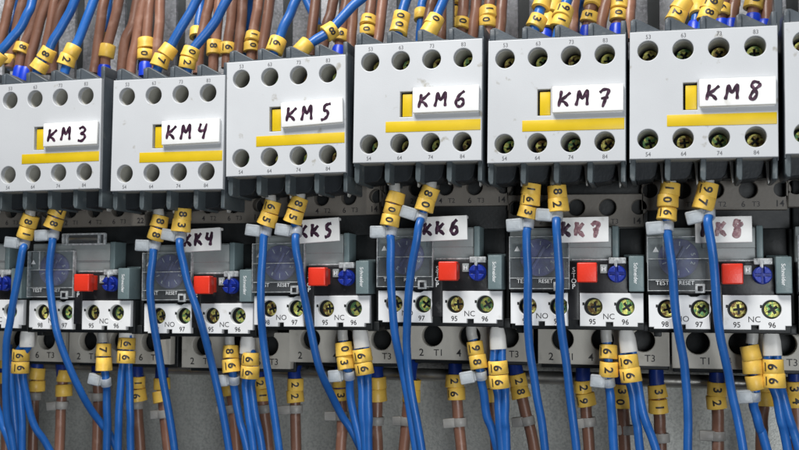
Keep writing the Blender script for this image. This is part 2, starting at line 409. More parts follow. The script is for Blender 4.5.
# ------------------------------------------------------------------ overload relays
RS = (5.9, 16.6, 28.2, 38.8)
def make_relay(label, loc, rot):
    t = thing('overload_relay', label, 'overload relay', 'overload relays in a row below the contactors', loc, rot)
    h = 11.3
    def block(x0, x1, pts, hx, lx, nums, word, wx):
        mb = MB()
        mb.prism(pts, 0, 2.2, MT['white'], .22, holes=[(a, -4.7, 3.1) for a in hx], seg=2)
        mb.prism([(x0+.4,-h+.8),(x1-.4,-h+.8),(x1-.4,-.3),(x0+.4,-.3)], 2.0, 6.5, MT['black'], .1, holes=[(a, -4.7, 2.95) for a in hx])
        mb.box(x0+.4, x1-.4, 6.4, 16, -h+.9, -.3, MT['black'], .2)
        for a in hx:  # little locating notch beside each bore
            mb.box(a-3.6, a-2.9, -.03, .3, -4.2, -3.2, MT['black'], .02)
        for a, s_ in zip(lx, nums): mb.text(s_, a, -9.7, -.05, 1.75, MT['ink'], .012, sx=.95)
        mb.text(word, wx, -7.9, -.05, 1.9, MT['ink'])
        return mb.build('terminal_block', t)
    block(0, 19.7, [(0,-h+.6),(1.6,-h+.6),(1.6,-h),(9.6,-h),(9.6,-h+1.5),(11.8,-h+1.5),(11.8,-h),(19.7,-h),(19.7,0),(16.8,0),(15.6,-.6),(13.6,-.6),(12.6,0),(0,0)], RS[:2], (5.2, 16.1), ('98','97'), 'NO', 10.9)
    block(23.7, 44.8, [(23.7,-h),(32.4,-h),(32.4,-h+1.5),(34.8,-h+1.5),(34.8,-h),(42.9,-h),(42.9,-h+1.3),(44.8,-h+1.3),(44.8,0),(23.7,0)], RS[2:], (27.9, 38.8), ('95','96'), 'NC', 33.4)
    for i, a in enumerate(RS):
        screw(t, a+.5, 2.9, -4.7, 2.65, MT[('screwgold','screw','screwgold','screw')[i]], (.3,.9,.1,.6)[i])
    mb = MB()
    mb.box(18.6, 39.9, 1.0, 12, -.2, 10.9, MT['panel'], .3)
    mb.box(0, 45.0, 3.0, 16, -12.6, .4, MT['black'], .3)
    mb.box(42.5, 47.0, 5.0, 16, -13.0, -9.5, MT['black'], .3)
    mb.box(45.3, 46.8, 6.0, 18, -12, 22, MT['black'], .3)
    mb.box(1.5, 4, 3.4, 14, -14, -12, MT['black'], .2)
    mb.build('front_panel', t)
    mb = MB(); mb.box(19.9, 23.5, .2, 4, -9.2, 9.0, MT['panel'], .2)
    for q, ch in enumerate('STOP'): mb.text(ch, 21.75, 7.9-1.9*q, .12, 1.6, MT['whiteprint'], .01)
    mb.build('stop_plate', t)
    mb = MB(); mb.box(23.3, 29.9, -5.6, -1.8, 3.5, 10.2, MT['red'], .45, seg=3); mb.box(24.0, 29.6, -1.9, 2, 4.1, 9.7, MT['red'], .2)
    mb.build('stop_button', t)
    mb = MB(); n = 32
    cr = cross(3.2, .42, .06)
    mb.lathe([(2.7,0),(3.0,.4),(3.05,4.5)], MT['knob'], Matrix.Translation((36.2,-.9,6.5)) @ Matrix.Rotation(-math.pi/2, 4, 'X'), 32)
    for k in range(4):  # raised quarters between the slots
        a0 = k*math.pi/2+.2; q = [(.55*math.cos(a0+.6)*1.3, .55*math.sin(a0+.6)*1.3)] + [(2.75*math.cos(a0+j*.234), 2.75*math.sin(a0+j*.234)) for j in range(6)]
        mb.prism(q, -2.3, -.6, MT['knob'], .18, T=Matrix.Translation((36.2, 0, 6.5)))
    mb.build('reset_knob', t)
    mb = MB(); mb.box(33.6, 39.3, -1.4, 1.2, 9.9, 12.0, MT['clearedge'], .25); mb.box(35.4, 36.4, -1.9, .8, 8.8, 11.4, MT['clearedge'], .15)
    mb.box(30.6, 33.0, .6, 1.3, 6.7, 9.7, MT['upper'], .15); mb.text('H', 31.8, 8.2, .5, 1.5, MT['whiteprint'], .02)
    mb.build('mode_window', t)
    mb = MB(); mb.box(40.2, 45.1, -2.0, 9, .5, 12.5, MT['teal'], .35)
    mb.box(38.2, 45.1, 8, 12, 12.3, 13.3, MT['teal'], .2)
    mb.text('Schneider', 42.5, 6.6, -2.06, 1.25, MT['whiteprint'], .012, rot=-math.pi/2, sx=1.0)
    mb.build('side_cover', t)
    mb = MB()
    mb.box(-.6, 36.6, 2.4, 16, 10.8, 22.6, MT['upper'], .4)
    mb.box(34.6, 36.8, 1.2, 16, 10.9, 22.9, MT['teal'], .35)
    mb.box(17.5, 34.4, 1.6, 2.6, 15.5, 22.2, MT['upper'], .3)
    mb.box(21, 34, 1.2, 2.4, 11.1, 11.7, MT['clearedge'], .1)
    mb.box(36.9, 45.0, 9, 16, 12.6, 22.4, MT['black'], .3)
    mb.box(-.4, 19.8, 2.2, 8, .3, 10.9, MT['panel'], .3)
    mb.box(-.2, 4.9, 1.5, 2.6, 12.2, 19.2, MT['upper'], .2); mb.box(5.2, 19.8, 1.9, 2.6, 18.4, 22, MT['upper'], .2); mb.box(0, 19.8, 1.7, 2.4, 5.2, 11.8, MT['dark'], .2)
    mb.build('upper_housing', t)
    # dial
    mb = MB()
    Td = Matrix.Translation((9.9, 2.1, 12.3)) @ Matrix.Rotation(math.pi/2, 4, 'X')
    mb.lathe([(6.6,0),(6.6,1.0),(6.3,1.3)], MT['dial'], Td, 40)
    mb.box(9.3, 10.5, -.2, .9, 8, 16.6, MT['dial'], .3, T=Matrix.Translation((9.9,0,12.3)) @ Matrix.Rotation(.5,4,'Y') @ Matrix.Translation((-9.9,0,-12.3)))
    for k in range(9):
        a = math.radians(200+k*35); r = 4.9
        mb.text(('▲','3','|','|','2','5','|','1','|')[k] if k else '1', 9.9+r*math.cos(a), 12.3+r*math.sin(a), .72, 1.35, MT['whiteprint'], .02, rot=a-math.pi/2)
    mb.build('current_dial', t)
    # transparent cover
    mb = MB()
    mb.box(-.2, 20.4, -1.3, -.7, 1.2, 19.5, MT['clear'], .12)
    for z in (1.4, 5.0, 12.0, 19.3): mb.box(-.2, 20.4, -1.6, -.6, z-.13, z+.13, MT['clearedge'], .06)
    for x in (-.1, 20.3): mb.box(x-.13, x+.13, -1.6, .5, 1.2, 19.5, MT['clearedge'], .06)
    mb.box(15, 18.2, -1.8, -.9, .6, 3.7, MT['clearedge'], .2); mb.box(15.8, 17.4, -1.95, -1.7, 1.3, 3.0, MT['panel'], .05)
    mb.box(4.9, 5.15, -1.55, -.9, 12, 19.2, MT['clearedge'], .05)
    mb.add([(1.6,-1.68,14.3),(3.6,-1.68,14.3),(2.6,-1.68,16.1)], [(0,1,2)], MT['whiteprint'])
    mb.text('TEST', 4.6, 4.0, -1.68, 1.4, MT['whiteprint'], 0)
    mb.text('RESET', 12.4, 4.0, -1.68, 1.3, MT['whiteprint'], 0)
    mb.build('clear_cover', t)
    # lower power terminal strip
    mb = MB()
    mb.prism([(7.3,-25.4),(53.1,-25.4),(53.1,-11.5),(7.3,-11.5)], 16.8, 21, MT['beigelight'], .3, holes=[(a, -16.5, 4.0) for a in (16.0, 30.1, 44.2)])
    mb.box(7.6, 52.8, 27, 34, -25.6, -11.8, MT['black'], .2)
    mb.box(8, 52, 20.8, 27.5, -25.6, -21.5, MT['black'], .2)
    for a in (23.1, 37.2, 9.0, 51.3): mb.box(a-2.2 if a<50 else a-1, a+2.2 if a<50 else a+1, 20.8, 27.5, -21.5, -11.8, MT['black'], .2)
    for a, s1, s2 in ((16,'2','T1'), (30.1,'4','T2'), (44.2,'6','T3')):
        mb.text(s1, a-4.0, -22.7, 16.74, 2.6, MT['ink'], .01)
        mb.text(s2, a+2.2, -22.7, 16.74, 2.4, MT['ink'], .005)
    s_ = mb.build('terminal_strip', t)
    for i, a in enumerate((16.0, 30.1, 44.2)): screw(s_, a+1.9, 26, -16.6, 3.0, MT['screw'], .5*i)
    mb = MB(); mb.box(2, 46.4, 16.5, 60, -11.9, 23, MT['black'], .5); mb.box(7.6, 52.8, 24, 60, -27.2, -11.8, MT['black'], .4)  # black stands in for the shade behind and under the relay
    mb.build('base_housing', t)
    return t

KKS = [
 ('2', -204.4, -26.2, 0, 'dark overload relay cut off by the left edge, only its right end showing'),
 ('3', -156.9, -26.4, -.003, 'dark overload relay with an empty clear tag holder instead of a white tag'),
 ('4', -106.3, -27.4, -.010, 'dark overload relay with a white tag handwritten KK 4'),
 ('5', -61.05, -24.3, -.009, 'dark overload relay with a white tag handwritten KK 5'),
 ('6', -12.96, -22.15, .001, 'dark overload relay with a white tag handwritten KK 6'),
 ('7', 34.87, -22.74, .001, 'dark overload relay with a white tag and faded mauve KK 7 lettering'),
 ('8', 81.37, -23.36, -.002, 'dark overload relay with a white tag and faded mauve KK 8 lettering'),
 ('9', 128.7, -23.4, 0, 'dark overload relay at the right edge of the photo, barely in view'),
]
RL = {}
RL['2'] = r0 = make_relay(KKS[0][4], (KKS[0][1], 19.27, KKS[0][2]), 0)
for num, x, z, r, lab in KKS[1:]: RL[num] = dup(r0, (x, 19.27, z), r, lab)
def kk_tag(num, cx, cz, tilt, ms, sh=.2):
    mb = MB(); mb.box(-8.9, 8.9, -.9, .2, -4.3, 4.3, MT['tag'], .2)
    mb.box(-8.9, 8.9, .1, 2.2, 3.2, 4.2, MT['tag'], .2); mb.box(-3, 3, .1, 4, -3.4, 3.2, MT['clearedge'], .2)
    scribble(mb, 'kk'+num, (-6.9+sh, -2.3+sh*.8, 2.9+sh*.3), -2.2, 4.7, -.96, ms, w=.74 if num in '78' else .64, slant=.05, wk=.85)
    mb.build('name_tag', RL[num], (cx, -2.6, cz), (0, tilt, 0))
mk, fd = MT['marker'], MT['faded']
kk_tag('4', 24.2, 23.8, -.03, [mk, mk, mk], 1.1); kk_tag('5', 25.6, 23.6, -.05, [mk, mk, mk], .7)
kk_tag('6', 24.3, 21.9, -.03, [mk, mk, mk]); kk_tag('7', 24.9, 21.4, -.01, [mk, fd, fd]); kk_tag('8', 24.2, 21.4, -.005, [mk, fd, fd])
mb = MB()
for z in (-2, 2): mb.box(-9.5, 9.5, -.6, .6, z-.35, z+.35, MT['clearedge'], .15)
for x in (-9.2, -7.6, 6.6, 9.2): mb.box(x-.4, x+.4, -.7, .8, -2.2, 2.2, MT['clearedge'], .15)
mb.box(-9.3, 9.3, .3, .7, -2, 2, MT['clear'], .05); mb.box(-7, 6.4, -.1, .3, -.5, .6, MT['steel'], .1)
mb.build('tag_holder', RL['3'], (23.7, .3, 24.0))

# ------------------------------------------------------------------ wires
def frame(c, t):
    t = Vector(t).normalized(); n = Vector((CAM.x-c.x, (CAM.y-c.y), (CAM.z-c.z)))
    n = (n - t*n.dot(t)).normalized(); r = n.cross(t)
    return t, n, r
_sl = {}
def sliced(s, size):
    k = (s, round(size, 2))
    if k not in _sl:
        v, f = text2d(s, size, .025)
        b = bmesh.new(); vs = [b.verts.new((x, y, 0)) for x, y in v]
        for q in f:
            try: b.faces.new([vs[i] for i in q])
            except ValueError: pass
        y = -size
        while y < size:
            bmesh.ops.bisect_plane(b, geom=b.verts[:]+b.edges[:]+b.faces[:], plane_co=(0, y, 0), plane_no=(0, 1, 0)); y += .3
        b.verts.index_update()
        _sl[k] = ([(q.co.x, q.co.y) for q in b.verts], [tuple(q.index for q in g.verts) for g in b.faces]); b.free()
    return _sl[k]
def sleeve(root, c, t, R, L, digit, rin, tilt=0, pin=0, flare=None, spin=0):
    """ring marker pushed over a wire; t points down the wire; digit lies sideways"""
    t, n, r = frame(c, t)
    if tilt: q = Matrix.Rotation(tilt, 3, n); t = q @ t; r = q @ r
    if pin: q = Matrix.Rotation(pin, 3, r); t = q @ t; n = q @ n
    if spin: q = Matrix.Rotation(spin, 3, t); n = q @ n; r = q @ r
    T = Matrix((r, n, t)).transposed().to_4x4(); T.translation = c      # local x=r, y=n(front), z=t(down)
    # keep handedness positive
    R += random.uniform(-.18,.12); L *= random.uniform(.95,1.04); mb = MB(); h = L/2; e = .16; fl = random.uniform(.0, .35) if flare is None else flare
    R1 = R; R2 = R+fl
    prof = [(rin, -h), (R1-e, -h), (R1, -h+e), (R1+fl*.3, 0), (R2, h-e), (R2-e, h), (rin, h)]
    mb.lathe(prof, MT['sleeve'], T, 32, closed=True, wob=random.uniform(.02,.05))
    if digit:
        sets = [sliced(digit, min(L*.66, 2.9))]
        if digit in '69':
            hh = 1.5*min(L*.72, 3)/2.2
            sets.append(([(-hh*.7, -hh*1.3), (hh*.7, -hh*1.3), (hh*.7, -hh*1.1), (-hh*.7, -hh*1.1)], [(0,1,2,3)]))
        for vv, ff in sets:
            o = []
            for a, b in vv:
                rr = R+fl*.5+.22; w = b/rr
                o.append(tuple(rr*math.cos(w)*n + rr*math.sin(w)*r + t*a*1.0 + c))
            mb.add(o, ff, MT['ink'])
    return mb.build('marker_sleeve', root)
def tie(root, tag_c, buck_c, t, rw, w=5.8, h=4.3, mt='tie'):
    t, n, r = frame(buck_c, t)
    T = Matrix((r, n, t)).transposed().to_4x4(); T.translation = buck_c
    mb = MB(); mm = MT[mt]
    mb.lathe([(rw+.05,-1.6),(rw+.45,-1.6),(rw+.6,-1.4),(rw+.6,1.4),(rw+.45,1.6),(rw+.05,1.6)], mm, T, 28, closed=True)
    d = tag_c - buck_c; ang = math.atan2(d.z, -d.x) 
    T2 = Matrix.Translation(tag_c) @ Matrix.Rotation(ang, 4, 'Y')
    mb.box(-w/2, w/2, -1.5, 1.2, -h/2, h/2, mm, .5, T=T2, seg=3)
    mb.box(w/2-.3, w/2+.6, -1.0, .8, -h/2+.5, h/2-.5, mm, .3, T=T2)
    mb.box(-w/2+.8, w/2-.8, -1.56, -1.3, -h/2+.7, h/2-.9, mm, .1, T=T2)
    return mb.build('cable_tie', root)
def wire_mesh(root, P, r, m, name='insulation', k=9):
    if P[-1].z < -60:      # hanging wires carry on well below the frame
        d = (P[-1]-P[-2]).normalized(); P = list(P) + [P[-1]+d*45+Vector((0,0,-15)), P[-1]+d*70+Vector((0,0,-120))]
    P = smooth_path(P, k); ph = random.uniform(0, 99)
    P = [p + noise.noise_vector(Vector((ph, ph*.3, i*.17)))*.36*min(1, i/8) for i, p in enumerate(P)]
    mb = MB(); mb.tube(P, r, m, 18); return mb.build(name, root)
def pts(L, Y0=None): return [at(*(p if len(p) == 3 else (*p, Y0))) for p in L]

# --- blue wires leaving the auxiliary terminals downwards over the relays
def drop_wire(label, ferr, sl, tag, buck, path, r=1.45, Y=11):
    b = at(*buck, Y)
    root = thing('blue_wire', label, 'wire', 'blue wires hanging over the relays', b)
    root_loc = Vector(root.location)
    objs = []
    P = [at(*p) for p in path]
    top = at(*ferr, Y)
    up = at(ferr[0]+(ferr[0]-sl[0][0])*.3, ferr[1]-9, Y+3)
    objs.append(wire_mesh(None, [top, at(sl[-1][0], sl[-1][1], Y), b] + P, r, MT['blue']))
    mb = MB(); q = smooth_path([up, top, at(sl[0][0], sl[0][1]+1, Y)], 5); mb.tube(q, 2.0, MT['grey'], 20); objs.append(mb.build('ferrule'))
    c = [at(s[0], s[1], Y) for s in sl]
    for i, s in enumerate(sl):
        d = (c[-1]-c[0]) if len(c) > 1 else (b-c[0])
        if i == 0: d = c[1]-c[0]
        L = 4.6 if len(sl) == 2 else 4.0
        objs.append(sleeve(None, c[i], d, 3.15+.15*(i % 2), L, s[2], 1.75, tilt=random.uniform(-.08,.08), pin=random.uniform(-.1,.1), spin=random.uniform(-.12,.12)))
    objs.append(tie(None, at(*tag, Y-.5), b, P[0]-b, r))
    adopt(root, objs)
def adopt(root, objs):
    for o in objs:
        o.parent = root
        o.data.transform(Matrix.Translation(-Vector(root.location)))
DW = [
 ('blue wire marked 8 1 at the far left, hanging over the cut-off relay', (30.6,210), [(29.3,220.7,'8'),(26,233,'1')], (12.5,242.6),(24.4,244), [(22,254,9),(12,310,12),(6,350,15),(7,415,22),(14,455,26)]),
 ('blue wire marked 7 8 crossing the relay below KM 3 and curving right', (59,203), [(57.5,211,'7'),(53.7,223,'8')], (42.5,235.5),(53.7,235), [(52,246,10),(49,280,12),(58,335,15),(80,390,24),(102,425,34),(118,452,36)]),
 ('blue wire marked 8 8 hanging straight over the left side of the KK 4 relay', (158.5,211), [(159.5,221.5,'8'),(156.6,233.7,'8')], (143.5,245.5),(155,246), [(153,256,10),(151,300,12),(160,365,18),(175,455,24)]),
 ('blue wire marked 8 3 passing the left edge of the KK 4 tag', (183.5,205), [(182.6,214,'8'),(181,225.5,'3')], (169.6,235),(180.7,237), [(180,246,9),(186,275,10),(200,320,14),(215,375,22),(230,455,28)]),
 ('blue wire marked 6 5 hanging over the left side of the KK 5 relay', (270.5,197), [(271.5,207,'6'),(267.7,219,'5')], (253.8,230.4),(266,232), [(263.5,242,10),(261,300,12),(265,355,18),(280,455,24)]),
 ('blue wire marked 8 5 at the left edge of the KK 5 tag', (300,195), [(298,203.6,'8'),(293.8,216.6,'5')], (283.5,230),(296.5,232), [(295.5,242,9),(300,270,10),(307,310,14),(320,370,20),(340,412,30),(362,452,36)]),
 ('blue wire marked 0 0 with three sleeves at the left of KK 6', (394.5,187), [(395.5,198,'') ,(392.6,209,'0'),(390,220.5,'0')], (378.5,232),(391.5,232), [(390.3,242,10),(390.7,280,12),(395,335,16),(404,378,22),(417,455,26)]),
 ('blue wire marked 8 0 passing the left edge of the KK 6 tag', (431,184), [(429,193,'8'),(425,205,'0')], (409,213),(421.5,217), [(419,228,8),(413,262,10),(408,310,14),(407,350,18),(410,385,20),(422,455,22)]),
 ('blue wire marked 1 6 3 with three sleeves at the left of KK 7', (532,181), [(531,189,'1'),(530,200,'6'),(527.5,212,'3')], (515,225),(528,224), [(526.5,236,10),(527.8,279,12),(528,333,16),(536,390,20),(546,455,24)]),
 ('blue wire marked 8 2 passing the left edge of the KK 7 tag', (556,183), [(557,192,'8'),(558,205,'2')], (544.5,215),(557,216), [(556.7,230,8),(559.5,279,10),(561,325,14),(568,380,18),(577,455,22)]),
 ('blue wire marked 1 0 6 with three sleeves over the KK 8 dial', (670,179), [(669.6,189,'1'),(667.6,201,'0'),(666.8,214,'6')], (655,228),(667.5,227), [(667.5,236,10),(672,266,11),(676.6,320,15),(684,363,19),(688,407,22),(688,455,24)]),
 ('blue wire marked 9 7 passing the left edge of the KK 8 tag', (708,180), [(707,190,'9'),(703.8,203,'7')], (695,217),(709,214), [(708.5,226,8),(714,266,10),(717.5,320,14),(724.7,357.6,18),(733,398,22),(744,455,24)]),
]
for d in DW: drop_wire(*d)

# --- single wires from the NC terminal of each relay
def relay_wire(label, top, sl, tag, buck, path, Y=27, r=1.55):
    b = at(*buck, Y); root = thing('blue_wire', label, 'wire', 'single blue wires from the relay contacts', b)
    P = [at(*p) for p in path]; objs = []
    t0 = at(top[0], top[1]-10, Y-1); c = [at(s[0], s[1], Y) for s in sl]
    objs.append(wire_mesh(None, [at(*top, Y)] + [c[-1], b] + P, r, MT['blue']))
    mb = MB(); mb.tube(smooth_path([t0, at(*top, Y), c[0].lerp(at(*top, Y), .55)], 4), 1.9, MT['grey'], 20); objs.append(mb.build('ferrule'))
    for i, s in enumerate(sl):
        d = c[min(i+1, len(c)-1)]-c[max(i-1, 0)]
        objs.append(sleeve(None, c[i], d, 3.05+.15*(i % 2), 4.95, s[2], 1.7, tilt=random.uniform(-.09,.09), pin=random.uniform(-.12,.12), spin=random.uniform(-.15,.15)))
    objs.append(tie(None, at(*tag, Y-.5), b, P[0]-b, r, 5.2, 4.4))
    adopt(root, objs)
relay_wire('blue wire marked 7 with a milky tie under the relay below KM 3', (102.6,337), [(103.5,350,'7'),(103.7,364,'')], (95.4,379.5),(106,382), [(107,390,28),(107,420,30),(107,455,32)])
relay_wire('blue wire marked 8 6 with a milky tie under the KK 4 relay', (229.5,340), [(230.4,352,'8'),(231,365.7,'6')], (222,380.7),(234,380), [(234,389,28),(239,418,30),(248,455,32)])
relay_wire('blue wire marked 0 3 with a milky tie under the KK 5 relay', (342.5,334), [(344,349,'0'),(345.4,363,'3')], (335.5,376),(349,375), [(349.5,383,28),(352,407,30),(362,452,32)])
relay_wire('blue wire marked 9 8 with a milky tie under the KK 6 relay', (471.4,333), [(475.2,348,'9'),(478,362,'8')], (467.5,377.5),(481,375), [(482,384,28),(487,415,31),(498,453,34)])
relay_wire('blue wire marked 6 2 with a milky tie under the KK 7 relay', (606,334.5), [(608,352,'6'),(608.7,369,'2')], (598,381),(608.7,382), [(610,392,28),(612,420,30),(614,455,32)])
relay_wire('blue wire with three blank yellow sleeves and a milky tie under the KK 8 relay', (752.5,337), [(750.5,353,''),(752.5,367,''),(755,382,'')], (744.5,396.6),(754,396), [(754,408,28),(759,427,30),(768,455,32)])

# --- pairs crimped in one wide ferrule
def twin(label, top, sl, a, b2, Y=26, r=1.5):
    c = [at(s[0], s[1], Y) for s in sl]; tp = at(*top, Y)
    root = thing('twin_blue_wire', label, 'wire pair', 'pairs of blue wires in one pale ferrule', tp); objs = []
    d = (c[1]-c[0]).normalized(); side = Vector((1,0,0)); side = (side-d*side.dot(d)).normalized()
    for sgn, path in ((-1, a), (1, b2)):
        P = [tp+side*sgn*1.3+d*2, c[0]+side*sgn*1.45, c[1]+side*sgn*1.45] + [at(*p) for p in path]
        objs.append(wire_mesh(None, P, r, MT['blue'], 'strand'))
    # pale flattened collar, narrower at the top
    mb = MB(); t, n, rr = frame(tp, d); n_ = 28; prof = [(-5.2,1.2,1.1),(-4.9,1.9,1.6),(-3.4,2.5,2.0),(-1,2.9,2.15),(3.4,3.0,2.2),(3.6,2.9,2.1)]; v = []
    for h, A, B in prof:
        for k in range(n_):
            w = 2*math.pi*k/n_; cx, sx = math.cos(w), math.sin(w)
            cx = math.copysign(abs(cx)**.75, cx); sx = math.copysign(abs(sx)**.75, sx)
            v.append(tp + rr*A*cx + n*B*sx + t*h)
    f = [(i*n_+k, i*n_+(k+1)%n_, (i+1)*n_+(k+1)%n_, (i+1)*n_+k) for i in range(len(prof)-1) for k in range(n_)] + [tuple(range(n_))[::-1], tuple((len(prof)-1)*n_+k for k in range(n_))]
    mb.add(v, f, MT['pale'], None, True); objs.append(mb.build('ferrule'))
    for i, s in enumerate(sl):
        objs.append(sleeve(None, c[i], d, 3.4+.1*i, 4.7, s[2], 2.9, tilt=random.uniform(-.04,.04), pin=random.uniform(-.05,.05), flare=.12, spin=random.uniform(-.1,.1)))
    adopt(root, objs)
twin('pair of blue wires marked 6 6 at the far left, under the cut-off relay', (27.5,338), [(20.5,355,'6'),(20,367.5,'6')], [(19,383,27),(22,420,28),(22,455,30)], [(24,383,27),(34,425,32),(52,455,38)])
twin('pair of blue wires marked 6 6 under the relay below KM 3', (126.8,330), [(126.6,343.5,'6'),(126,357,'6')], [(121.7,380,27),(119,415,28),(118,455,30)], [(129,380,27),(130,415,28),(131,455,30)])
twin('pair of blue wires marked 6 6 under the KK 4 relay', (247.7,344), [(250.2,359,'6'),(249.7,372,'6')], [(245.5,386,27),(249,415,28),(254,455,30)], [(251.5,386,27),(256,415,28),(263,455,30)])
twin('pair of blue wires marked 6 6 under the KK 5 relay', (360.7,338), [(362,355.5,'6'),(364,368.5,'6')], [(361.5,380,27),(363,415,28),(366,455,30)], [(367.8,380,27),(368.5,415,28),(369,455,30)])
twin('pair of blue wires marked 6 6 under the KK 6 relay', (497.7,339), [(498,367.5,'6'),(499,381.5,'6')], [(497.5,394,27),(499,420,28),(502,455,30)], [(505,394,27),(505,420,28),(506.5,455,30)])
twin('pair of blue wires marked 6 6 under the KK 7 relay', (627.5,341.7), [(628.3,361.5,'6'),(630.3,375,'6')], [(631.3,388,27),(636,420,28),(641,455,30)], [(638.5,388,27),(645,420,28),(657,455,30)])
twin('pair of blue wires marked 6 6 under the KK 8 relay', (771.8,344.6), [(773,366.5,'6'),(774,380.5,'6')], [(775.5,393,27),(782,421,28),(788,455,30)], [(782.5,393,27),(790,421,28),(800,455,30)])

# extra loose blue wires at the lower left corner
def plain(name, label, cat, group, path, r, m, extras=()):
    P = [at(*p) for p in path]; root = thing(name, label, cat, group, P[0])
    objs = [wire_mesh(None, P, r, m)] + [e(P) for e in extras]
    adopt(root, objs); return root
plain('blue_wire', 'loose blue wire entering the lower left corner beside the far-left hanging wire', 'wire', 'loose blue wires in the lower left corner', [(-8,392,30),(2,424,30),(14,455,30)], 1.6, MT['blue'])
plain('blue_wire', 'loose blue wire running down just right of the far-left hanging wire', 'wire', 'loose blue wires in the lower left corner', [(8,345,29),(11,378,29),(15,420,29),(17,455,30)], 1.6, MT['blue'])

# --- brown wires from the relay power terminals
def low_brown(label, path, sl, ty, Y=46, collar=True, dull=True, r=2.1):
    P = [at(*(p if len(p) == 3 else (*p, Y))) for p in path]
    root = thing('brown_wire', label, 'wire', 'brown wires hanging below the relays', P[0]); objs = []
    objs.append(wire_mesh(None, P[1:], r, MT['brown']))
    if collar:
        mb = MB(); mb.tube([P[0]+Vector((0,4,3)), P[0], P[1]], 2.75, MT['ferrule_shade'], 20, rs=[2.3,2.6,2.75]); objs.append(mb.build('ferrule'))
    for i, s in enumerate(sl):
        c = at(s[0], s[1], Y); objs.append(sleeve(None, c, P[2]-P[1], 3.25+.12*(i % 2), 4.75, s[2], 2.2, tilt=random.uniform(-.08,.08), pin=random.uniform(-.1,.1), spin=random.uniform(-.2,.2)))
    if ty:
        b = at(ty[2], ty[3], Y); objs.append(tie(None, at(ty[0], ty[1], Y-.5), b, P[2]-P[1], r, ty[4] if len(ty) > 4 else 5.0, 3.6, 'tiedull'))
    adopt(root, objs)
LB = [
 ('brown wire at the lower left corner, mostly hidden by blue wires', [(5,352),(5,380),(6,455)], [(7,362,''),(7,377,'')], None),
 ('brown wire with two blank yellow sleeves right of the far-left blue pair', [(37,356),(37,372),(34,410),(33,455)], [(37,373.5,''),(36.8,386,'')], (30,397,35.5,396)),
 ('brown wire with yellow sleeves and a clear tie left of the curving blue wire', [(61.5,360),(63,376),(61,415),(59,455)], [(64.5,376,''),(63.6,390.5,'')], (53,406,62,405,5)),
 ('brown wire behind the single blue wire marked 7', [(98,360),(98,385),(98,412),(97,455)], [(100,378,'')], (94,397,98,397)),
 ('brown wire marked 1 6 right of the blue pair below KM 3', [(136.5,365),(137.3,380),(137.6,415),(141,455)], [(137.4,382,'1'),(137.6,394.8,'6')], (130,406,137,405)),
 ('brown wire with a cable tie just left of where the 8 8 wire hangs', [(162,368),(161.5,382),(165,420),(169,455)], [(161.8,383.6,''),(160.8,396.8,'')], (157,414.5,164,414)),
 ('brown wire behind the single blue wire marked 8 6', [(231,368),(231,390),(234.5,420),(237,455)], [(229.5,390,'')], (222,409.6,232,409,4.6)),
 ('brown wire marked 2 1 right of the blue pair under KK 4', [(259,368),(261,385),(265,420),(269,455)], [(261.5,383.5,'2'),(261.6,395.5,'1')], (255,410,265,409,5)),
 ('brown wire marked 2 2 between the KK 4 and KK 5 wire bunches', [(294,370),(295,384),(295.4,420),(296.5,455)], [(295.3,384.5,'2'),(295,396.3,'2')], (284,410,296,409,7)),
 ('brown wire behind the single blue wire marked 0 3', [(341,370),(341,392),(342,425),(341,455)], [(340.8,381,''),(340.8,394,'3')], (331,416,342,416,4.8)),
 ('brown wire with two yellow sleeves right of the blue pair under KK 5', [(376,370),(377.8,383),(376.8,420),(378,455)], [(378,382.6,''),(377.6,395,'')], (371,421,377,421)),
 ('brown wire half hidden behind the two blue wires left of KK 6', [(410,370),(409,390),(405.8,430),(404,455)], [(412,385,''),(411.5,396,'')], (399,421,406,421)),
 ('brown wire marked 2 6 in the open space under the KK 6 terminals', [(455,366),(455.5,382),(458,415),(461.5,455)], [(454.3,381,'2'),(456,393.8,'6')], (450,423,460,422,5)),
 ('brown wire almost hidden between the KK 6 blue wires', [(489,368),(491,393),(494,425),(497,455)], [(491,382,''),(491.5,395,'')], None),
 ('brown wire marked 2 8 right of the blue pair under KK 6, leaning right', [(514.5,364),(518,381),(525,410),(535,455)], [(518,380.5,'2'),(520,392,'8')], (518.5,422,527.5,421,4.8)),
 ('brown wire marked 2 9 right of the hanging wire marked 8 2', [(583,366),(583,384),(586,410),(590,455)], [(582.5,386.5,'2'),(585.5,399.5,'9')], (583,423,589,422)),
 ('brown wire marked 3 0 behind the blue wires under KK 7', [(619,372),(621.7,390),(623.7,420),(625,455)], [(621.6,390.5,'3'),(622.2,401.5,'0')], (622,430,628,430)),
 ('brown wire marked 3 1 right of the blue pair under KK 7', [(656,369),(657,390),(659.8,421),(661,455)], [(657.2,391.5,'3'),(658,406,'1')], (658,438.5,662,438)),
 ('brown wire marked 3 2 in the open space under the KK 8 terminals', [(717,368),(716.5,388),(718,418),(718.5,455)], [(716.7,388.7,'3'),(716.2,402,'2')], (707.5,435.6,718,436,5.6)),
 ('brown wire behind the blue wire with three blank sleeves', [(765,372),(764,398),(762,421),(762,455)], [(763.5,385,''),(763.5,399,'')], None),
 ('brown wire marked 3 4 at the lower right corner', [(796,370),(795.6,388),(797,420),(798,455)], [(795.5,387.8,'3'),(796,401.3,'4')], None),
]
for q in LB: low_brown(*q)

